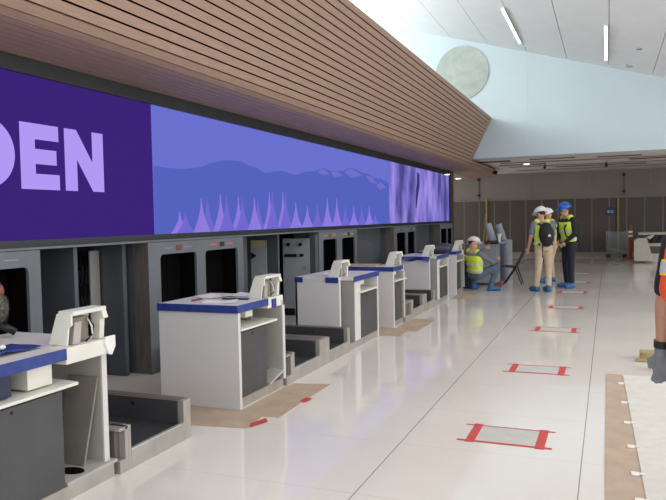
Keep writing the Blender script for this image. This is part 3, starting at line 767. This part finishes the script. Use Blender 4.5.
for z in (0.78, 0.92): MB().tube([(0, 0, z), (0, 0, z+0.07)], 0.069, 14).build('reflective_band', M['hatw'], t)
t = empty('baggage_machine', (1.25, 24.6, 0), 'cream baggage machine with slanted end and dark rollers at right', 'machine')
MB().prism([(-0.46, 0.05), (-0.46, 0.72), (-0.36, 0.80), (-0.08, 0.80), (0.12, 0.05)], 'y', -0.3, 0.0).build('end_cheek', M['machine'], t, bevel=0.01)
MB().prism([(-0.10, 0.82), (0.02, 0.76), (0.14, 0.88), (0.09, 0.92)], 'y', -0.3, 0.9).build('flap', M['machine'], t)
MB().box(-0.08, 1.8, 0.02, 0.9, 0.0, 0.28).build('lower_frame', M['machine'], t)
MB().box(-0.05, 1.8, 0.05, 0.8, 0.52, 0.62).build('middle_rail', M['machine'], t)
MB().box(-0.3, 1.8, 0.05, 0.85, 0.9, 0.97).build('top_rail', M['machine'], t)
MB().box(0.0, 1.8, 0.1, 0.8, 0.62, 0.90).build('dark_bay', M['black'], t)
for i in range(9):
    MB().tube([(0.08+i*0.18, 0.0, 0.64), (0.2+i*0.18, 0.0, 0.88)], 0.03, 10).build('roller', M['black'], t)
MB().box(-0.02, 1.8, 0.1, 0.8, 0.28, 0.52).build('lower_bay', M['farpanel'], t)

# grey equipment desk and rolls behind the kneeling worker
t = empty('equipment_desk', (-2.62, 16.0, 0), 'grey equipment desk behind the squatting worker', 'desk')
MB().box(-0.40, 0.22, 0, 0.6, 0.06, 0.96).build('body', M['greyeq'], t, bevel=0.008)
MB().box(-0.46, 0.36, -0.03, 0.65, 0.962, 0.995).build('desk_top', M['grey_lam'], t)
MB().box(-0.38, 0.2, 0.02, 0.58, 0, 0.06).build('plinth', M['charcoal'], t)
thing(MB().tube([(-2.50, 16.2, 1.03), (-2.63, 16.25, 1.42)], 0.09, 18), 'grey_roll', M['greyeq'], 'tall grey roll tilted left on the equipment desk', 'roll', 'grey rolls')
thing(MB().tube([(-2.44, 17.7, 0.0), (-2.46, 17.7, 0.9), (-2.60, 17.7, 1.40)], [0.11, 0.11, 0.09], 18), 'grey_roll', M['greyeq'], 'tall grey roll leaning left behind the short barrel', 'roll', 'grey rolls')
thing(MB().tube([(-2.32, 17.3, 0.0), (-2.32, 17.3, 1.02)], 0.125, 20), 'grey_barrel', M['greyeq'], 'upright grey barrel beside the black folding chair', 'barrel')
thing(MB().tube([(-2.34, 16.1, 0.998), (-2.34, 16.1, 1.10), (-2.34, 16.1, 1.2)], [0.03, 0.03, 0.06], 12), 'white_funnel', M['hatw'], 'small white funnel between the grey rolls', 'funnel')
thing(MB().box(-2.36, -2.24, 15.7, 15.85, 0, 0.09), 'small_toolbox', M['redp'], 'small red box on floor under the folding chair side', 'box')
# folding chair facing left
t = empty('folding_chair', (-2.06, 16.45, 0), 'black folding chair standing near the grey barrel', 'chair')
for s_y in (-0.2, 0.2):
    MB().tube([(-0.22, s_y, 0.0), (0.06, s_y, 0.42), (0.24, s_y, 0.78)], 0.014, 8).build('side_frame', M['black'], t)
    MB().tube([(0.20, s_y*0.9, 0.0), (0.06, s_y*0.9, 0.4), (-0.12, s_y*0.9, 0.42)], 0.014, 8).build('leg', M['black'], t)
MB().prism([(-0.30, 0.415), (0.09, 0.40), (0.09, 0.425), (-0.28, 0.445)], 'y', -0.2, 0.2).build('seat', M['black'], t, bevel=0.006)
MB().hexa([(0.17,-.2,.60),(0.185,-.2,.60),(0.185,.2,.60),(0.17,.2,.60),(0.235,-.2,.78),(0.25,-.2,.78),(0.25,.2,.78),(0.235,.2,.78)]).build('backrest', M['black'], t, bevel=0.004)
# clutter beside farthest counter
thing(MB().prism([(-3.02, 0), (-2.84, 0), (-2.84, 0.30), (-2.87, 0.62), (-2.99, 0.62), (-3.02, 0.30)], 'y', 15.25, 15.5), 'power_unit', M['charcoal'], 'dark power unit on floor behind the squatting worker', 'equipment', bevel=0.01)
thing(MB().box(-2.86, -2.52, 14.22, 14.34, 0.004, 0.03), 'steel_offcut', M['steel'], 'steel offcut lying on floor by the squatting worker', 'offcut')

# ------------------------------------------------------------ furry microphone on the nearest counter
t = empty('furry_microphone', (-3.60, 3.27, ZTOP), 'grey furry microphone with black grip at left edge over nearest counter', 'microphone')
MB().tube([(-0.03, -0.04, 0.09), (0.05, 0.02, 0.028)], 0.024, 14).build('grip', M['black'], t, smooth=True, loc=(0, 0, 0.002))
fu = MB()
base = Vector((-0.03, -0.03, 0.185))
for i in range(900):
    a = random.uniform(0, 2*math.pi); zz = random.uniform(-1, 1)
    d = Vector((math.cos(a)*math.sqrt(1-zz*zz), math.sin(a)*math.sqrt(1-zz*zz), zz))
    p = base + Vector((d.x*0.055, d.y*0.055, d.z*0.09)); q = p + d*random.uniform(0.012, 0.028) + Vector((0, 0, -0.01))
    s2 = d.cross(Vector((0.3, 0.5, 0.8))).normalized()*0.003
    fu.face([fu.bm.verts.new(p-s2), fu.bm.verts.new(p+s2), fu.bm.verts.new(q)])
fu.ball(base, 0.057, 0.057, 0.093, seg=20)
w = fu.build('windscreen', M['fur'], t)
MB().ball((-0.03, -0.03, 0.30), 0.035, 0.035, 0.05).build('red_foam', M['red'], t, smooth=True)
MB().tube([(-0.06, -0.05, 0.34), (-0.03, -0.03, 0.365)], 0.035, 14).build('black_cap', M['black'], t, smooth=True)

# ------------------------------------------------------------ people
def person(name, loc, th, J, look, label, scale=1.0, opt=None):
    """J: joints in the local frame (forward=+x, left=+y, up=+z)"""
    opt = opt or {}
    t = empty('person', loc, label, 'person', None, th)
    V = {k_: Vector(v) for k_, v in J.items()}
    pel, ch, nk, hd = V['pelvis'], V['chest'], V['neck'], V['head']
    fw = (opt.get('fwd') or Vector((1, 0, 0)))
    hf = V['hf'].normalized() if 'hf' in V else Vector((1, 0, 0))
    up_t = (nk-pel).normalized()
    lat = (V['shL']-V['shR']).normalized()
    fr = lat.cross(up_t).normalized()
    def torso(mb, g_, z0=0.0, z1=1.0, waist=True):
        hips = (V['hipL']+V['hipR'])/2
        R = []
        pts = [(hips+Vector((0,0,-0.06)), .155, .11), (hips+(ch-hips)*0.15, .165, .115), (hips+(ch-hips)*0.5, .15, .105), (ch, .175, .12), (ch+(nk-ch)*0.5, .185, .115), (ch+(nk-ch)*0.8, .13, .085), (nk, .07, .065)]
        n_ = len(pts)-1
        for i_, (c, a, b_) in enumerate(pts):
            f_ = i_/n_
            if f_ < z0-1e-6 or f_ > z1+1e-6: continue
            R.append((c, lat*(a+g_), fr*(b_+g_)))
        mb.loft(R, 22)
    def hand(b, s2, g_):
        w_ = V['wr'+s2]; d = (w_-V['el'+s2]).normalized()
        hand_d = V.get('hd'+s2, d).normalized()
        sd_ = hand_d.cross(fr if abs(hand_d.dot(fr)) < 0.8 else lat).normalized(); nn_ = hand_d.cross(sd_).normalized()
        pr_ = Matrix((hand_d, sd_, nn_)).transposed()
        b.ball(w_+hand_d*0.05, 0.055+g_, 0.040+g_, 0.018+g_, rot=pr_)
        for q, (off, L) in enumerate(((-0.030, 0.065), (-0.010, 0.076), (0.010, 0.070), (0.029, 0.055))):
            p1 = w_+hand_d*0.085+sd_*off; p2 = p1+hand_d*L*0.5+nn_*0.008; p3 = p2+(hand_d*0.6+nn_*0.8).normalized()*L*0.5
            b.cap(p1, p2, 0.0105+g_, 0.0095+g_, 8); b.cap(p2, p3, 0.0095+g_, 0.0075+g_, 8)
        p1 = w_+hand_d*0.03-sd_*0.032; p2 = p1+(hand_d*0.5-sd_*0.8).normalized()*0.035; p3 = p2+hand_d*0.032
        b.cap(p1, p2, 0.013+g_, 0.011+g_, 8); b.cap(p2, p3, 0.011+g_, 0.009+g_, 8)
    if opt.get('glove'):
        for s2 in 'LR':
            gm = MB(); hand(gm, s2, 0.005); w_ = V['wr'+s2]; d = (w_-V['el'+s2]).normalized()
            gm.cap(w_-d*0.02, w_+d*0.05, 0.036, 0.032)
            gm.build('work_glove', M['glove'], t, remesh=0.006, sm_it=2)
        w_ = V['wrL']; d = (w_-V['elL']).normalized()
        MB().tube([w_-d*0.065, w_-d*0.03], 0.040, 20).build('wrist_watch', M['black'], t)
    # ---- body
    b = MB(); torso(b, 0.0)
    b.cap(nk-up_t*0.03, hd-hf*0.01-Vector((0,0,0.05)), 0.058, 0.052)
    hz = Vector((0, 0, 1)); hu = (hd-nk).normalized(); hl = hu.cross(hf).normalized(); hf2 = hl.cross(hu).normalized()
    rot = Matrix((hf2, hl, hu)).transposed()
    b.ball(hd+hu*0.03, 0.097, 0.077, 0.105, rot=rot)
    b.ball(hd+hf2*0.03-hu*0.055, 0.062, 0.055, 0.062, rot=rot)
    b.ball(hd+hf2*0.100-hu*0.022, 0.02, 0.013, 0.024, rot=rot)
    b.ball(hd+hf2*0.088-hu*0.068, 0.012, 0.024, 0.009, rot=rot)
    for s2 in (-1, 1): b.ball(hd+hl*0.078*s2-hf2*0.005, 0.018, 0.009, 0.03, rot=rot)
    for s2 in 'LR':
        b.cap(V['sh'+s2], V['el'+s2], 0.056, 0.042); b.cap(V['el'+s2], V['wr'+s2], 0.042, 0.027)
        b.cap(V['hip'+s2], V['kn'+s2], 0.085, 0.056); b.cap(V['kn'+s2], V['an'+s2], 0.055, 0.037)
        b.cap(V['an'+s2]-Vector((0,0,0.02)), V['to'+s2], 0.04, 0.032)
        hand(b, s2, 0.0)
    body = b.build('body', M[opt.get('skin', 'skin')], t, remesh=0.0085, sm_it=3)
    # ---- eyes
    for s2 in (-1, 1):
        MB().ball(hd+hf2*0.093+hl*0.03*s2-hu*0.0, 0.008).build('eye', M['black'], t, smooth=True)
    # ---- hair
    hr = MB().ball(hd+hu*0.045-hf2*0.018, 0.095, 0.083, 0.095, rot=rot).build('hair', M['hair'], t, remesh=0.012)
    # ---- trousers
    p = MB(); hips = (V['hipL']+V['hipR'])/2
    p.loft([(hips+Vector((0,0,-0.07)), lat*.16, fr*.125), (hips, lat*.178, fr*.13), (hips+(ch-hips)*0.22, lat*.172, fr*.125), (hips+(ch-hips)*0.3, lat*.165, fr*.12)], 22)
    for s2 in 'LR':
        p.cap(V['hip'+s2], V['kn'+s2], 0.102, 0.075); an = V['an'+s2]; 
        p.cap(V['kn'+s2], an+(V['kn'+s2]-an)*0.08, 0.074, 0.062)
    p.build('trousers', M[opt.get('trousers', 'khaki')], t, remesh=0.014, sm_it=3)
    # ---- shirt
    s = MB(); torso(s, 0.016, 0.12, 0.9)
    for s2 in 'LR':
        if not opt.get('long', False): s.cap(V['sh'+s2], V['sh'+s2]+(V['el'+s2]-V['sh'+s2])*0.72, 0.074, 0.064)
        if opt.get('long', False): s.cap(V['sh'+s2], V['el'+s2], 0.074, 0.06)
        if opt.get('long', False): s.cap(V['el'+s2], V['wr'+s2]-(V['wr'+s2]-V['el'+s2])*0.06, 0.058, 0.042)
        s.cap(ch+(nk-ch)*0.55, V['sh'+s2], 0.085, 0.07)
    s.build('shirt', M[opt.get('shirt', 'greyshirt')], t, remesh=0.014, sm_it=3)
    # ---- vest
    if opt.get('vest', 'hivis'):
        v = MB(); torso(v, 0.036, 0.12, 0.7)
        hips_ = (V['hipL']+V['hipR'])/2
        for s2 in 'LR':
            v.cap(ch+(nk-ch)*0.3+lat*(0.11 if s2 == 'L' else -0.11), V['sh'+s2]*0.6+nk*0.4+up_t*0.015, 0.085, 0.07)
        v.build('safety_vest', M[opt.get('vest', 'hivis')], t, remesh=0.014, sm_it=3)
        bd = MB()
        for f_ in (0.3, 0.75):
            c = hips_+(ch-hips_)*f_
            bd.loft([(c-up_t*0.022, lat*0.202, fr*0.157), (c+up_t*0.022, lat*0.205, fr*0.159)], 26)
        bd.build('reflective_band', M['silver'], t, smooth=False)
    if opt.get('flap'):
        # wide loose vest shoulder that hangs over the black sleeve
        iv = Matrix.Rotation(-th, 3, 'Z')
        a_, b_ = (iv @ (Vector(q)-Vector(loc)) for q in ((0.345, 3.66, 1.50), (0.312, 3.64, 1.25)))
        fl_ = MB().cap(a_, b_, 0.080, 0.085, 18).build('vest_shoulder', M['orange'], t, remesh=0.012)
        d = (b_-a_).normalized(); c = a_+(b_-a_)*0.62
        MB().tube([c-d*0.038, c+d*0.038], 0.089, 28).build('yellow_trim', M['yel'], t)
        MB().tube([c-d*0.026, c+d*0.026], 0.0915, 28).build('reflective_band', M['silver'], t)
    # ---- shoe covers
    for s2 in 'LR':
        a = V['an'+s2]; to = V['to'+s2]; d = Vector((to.x-a.x, to.y-a.y, 0)).normalized(); l2 = Vector((-d.y, d.x, 0)); zz = min(a.z, to.z)
        sh = MB(); sh.loft([(a-d*0.075+Vector((0,0,-a.z+0.03+opt.get('lift'+s2, 0))), l2*0.03, Vector((0,0,0.028))), (a-d*0.05+Vector((0,0,-a.z+0.045+opt.get('lift'+s2, 0))), l2*0.045, Vector((0,0,0.045))), (a+d*0.04+Vector((0,0,-a.z+0.055+opt.get('lift'+s2, 0))), l2*0.056, Vector((0,0,0.06))), (a+d*0.14+Vector((0,0,-a.z+0.055)), l2*0.06, Vector((0,0,0.055))), (a+d*0.225+Vector((0,0,-a.z+0.042)), l2*0.045, Vector((0,0,0.040)))], 16)
        sh.cap(Vector((a.x, a.y, 0.07)), Vector((a.x, a.y, 0.115)), 0.055, 0.058)
        sh.build('shoe_cover', M[opt.get('shoes', 'shoecover')], t, remesh=0.010, sm_it=2)
    # ---- helmet
    if opt.get('hat'):
        hm = MB(); c = hd+hu*0.065
        rings = []
        for i_ in range(8):
            a = i_/8*math.pi/2
            rings.append((c+hu*0.122*math.sin(a), hf2*0.146*math.cos(a), hl*0.126*math.cos(a)))
        rings.append((c+hu*0.1225, hf2*0.01, hl*0.01))
        hm.loft([(c-hu*0.004, hf2*0.143, hl*0.123)]+rings, 24)
        hm.loft([(c-hu*0.012+hf2*0.012, hf2*0.180, hl*0.138), (c+hu*0.004+hf2*0.008, hf2*0.165, hl*0.134)], 24)
        H_ = hm.build('hard_hat', M[opt['hat']], t, smooth=True)
        MB().tube([c+hf2*0.138*math.cos(a*math.pi/10)+hu*(0.125*math.sin(a*math.pi/10)+0.002) for a in range(1, 10)], 0.008, 8).build('hat_ridge', M[opt['hat']], H_, smooth=True)
    # ---- backpack
    if opt.get('pack'):
        bp = MB(); c = ch-fr*0.20-up_t*0.10
        bp.ball(c, 0.11, 0.165, 0.26, rot=Matrix((fr, lat, up_t)).transposed(), seg=18)
        bp.ball(c-fr*0.07-up_t*0.07, 0.07, 0.12, 0.12, rot=Matrix((fr, lat, up_t)).transposed(), seg=16)
        BP = bp.build('backpack', M['blackcloth'], t, remesh=0.014)
        for s2 in (-1, 1):
            MB().tube([c+lat*0.10*s2+up_t*0.2, ch+(nk-ch)*0.75+lat*0.12*s2, ch+fr*0.18+lat*0.12*s2, ch+fr*0.16+lat*0.14*s2-up_t*0.18, c+lat*0.14*s2-up_t*0.2+fr*0.06], 0.018, 8).build('strap', M['blackcloth'], BP, smooth=True)
        MB().tube([c-fr*0.14-up_t*0.04, c-fr*0.15-up_t*0.04], 0.028, 14).build('round_badge', M['silver'], BP)
        MB().tube([c+lat*0.1-up_t*0.2, c+lat*0.12-up_t*0.48], 0.012, 6).build('loose_strap', M['blackcloth'], BP)
    return t, V

def stand(h=1.0, lean=0.0, head=(0.05, 0, 0), **k_):
    J = dict(pelvis=(0, 0, .95), chest=(0.02+lean, 0, 1.27), neck=(0.03+lean*1.5, 0, 1.50), head=(0.06+lean*1.8, 0, 1.615),
             shL=(0.01+lean*1.3, .185, 1.42), shR=(0.01+lean*1.3, -.185, 1.42), elL=(-0.02+lean, .24, 1.13), elR=(-0.02+lean, -.24, 1.13),
             wrL=(0.10+lean, .25, .88), wrR=(0.10+lean, -.25, .88), hipL=(0, .095, .92), hipR=(0, -.095, .92),
             knL=(0.03, .105, .50), knR=(0.0, -.105, .50), anL=(-0.02, .12, .09), anR=(-0.05, -.12, .09), toL=(0.13, .15, .05), toR=(0.10, -.15, .05))
    J.update(k_)
    return {a: tuple(c*h for c in b_) for a, b_ in J.items()}

# grey shirt, khaki trousers, backpack, white helmet
person('person', (-1.26, 14.98, 0), math.radians(118), stand(1.0, 0.04, hf=(0.85, 0.6, -0.45), wrL=(0.17, .26, .93), elL=(0.02, .27, 1.16), anL=(0.05, .14, .09), toL=(0.22, .17, .05), anR=(-0.10, -.06, .09), toR=(0.07, -.07, .05)), None,
       'person in white helmet, grey shirt and khaki trousers carrying a black backpack', opt=dict(hat='hatw', pack=True, shirt='greyshirt', trousers='khaki', vest='hivis'))
# white helmet behind
person('person', (-1.24, 17.15, 0), math.radians(205), stand(0.99, 0.02, hf=(0.6, 0.5, -0.2), elL=(0.1, .24, 1.13), wrL=(0.30, .1, 1.15), anL=(0.2, .14, .09), toL=(0.37, .15, .05), knL=(.12, .12, .5)), None,
       'person in white helmet partly hidden behind the one with the backpack', opt=dict(hat='hatw', trousers='khaki', shirt='greyshirt', vest='hivis'))
# blue helmet
person('person', (-0.80, 15.85, 0), math.radians(222), stand(1.055, 0.02, hf=(1, -0.25, -0.5), elL=(0.03, .25, 1.14), wrL=(0.19, .12, .96), elR=(0.05, -.24, 1.14), wrR=(0.22, -.06, .98), anL=(0.02, .11, .09), toL=(0.18, .15, .05)), None,
       'person in blue helmet, lime vest, black sleeves and navy trousers looking down', opt=dict(hat='hatb', long=True, shirt='blackcloth', trousers='navycloth', vest='hivis', pack=True))
# kneeling worker, back to the camera
crouch = dict(pelvis=(-0.06, 0, .38), chest=(-0.08, 0, .66), neck=(-0.10, 0.05, .88), head=(-0.04, 0.07, 1.00), hf=(0.55, -0.85, -0.1),
              shL=(-0.08, .20, .82), shR=(-0.08, -.16, .80), elL=(0.16, .22, .70), elR=(0.14, -.33, .62), wrL=(0.30, .02, .90), wrR=(0.36, -.24, .66),
              hipL=(-0.05, .10, .35), hipR=(-0.05, -.10, .35), knL=(0.32, .24, .50), knR=(0.27, -.33, .53), anL=(0.10, .21, .09), anR=(0.12, -.27, .09),
              toL=(0.26, .25, .05), toR=(0.26, -.35, .05))
person('person', (-2.64, 14.88, 0), math.radians(58), crouch, None,
       'squatting worker in white helmet, lime vest and jeans beside the farthest counter', opt=dict(hat='hatw', long=True, shirt='greyshirt', trousers='denim', vest='hivis'))
t = empty('handheld_camera', (-2.43, 15.24, 1.02), 'black handheld device held up by the squatting worker', 'camera')
MB().box(-0.10, 0.10, -0.04, 0.04, -0.03, 0.05).build('body', M['black'], t, bevel=0.01)
MB().tube([(0.1, 0, 0.01), (0.2, 0, 0.01)], 0.035, 14).build('lens', M['black'], t)

# right edge worker: orange vest, bare forearm, watch, grey glove
wk = stand(1.0, 0.0, elL=(-0.02, .24, 1.13), hf=(1, 0, 0))
tR, VR = person('person', (0.482, 3.70, 0), math.radians(60), stand(1.02, 0.0, shL=(0.01, .19, 1.43), elL=(-0.02, .24, 1.13), wrL=(0.01, .262, .885), hdL=(0.02, 0.0, -1)), None,
       'worker at right edge in orange vest with silver stripe and grey glove', opt=dict(skin='skin2', shirt='blackcloth', trousers='navycloth', vest='orange', hat='hatw', shoes='black', glove=True, flap=True))
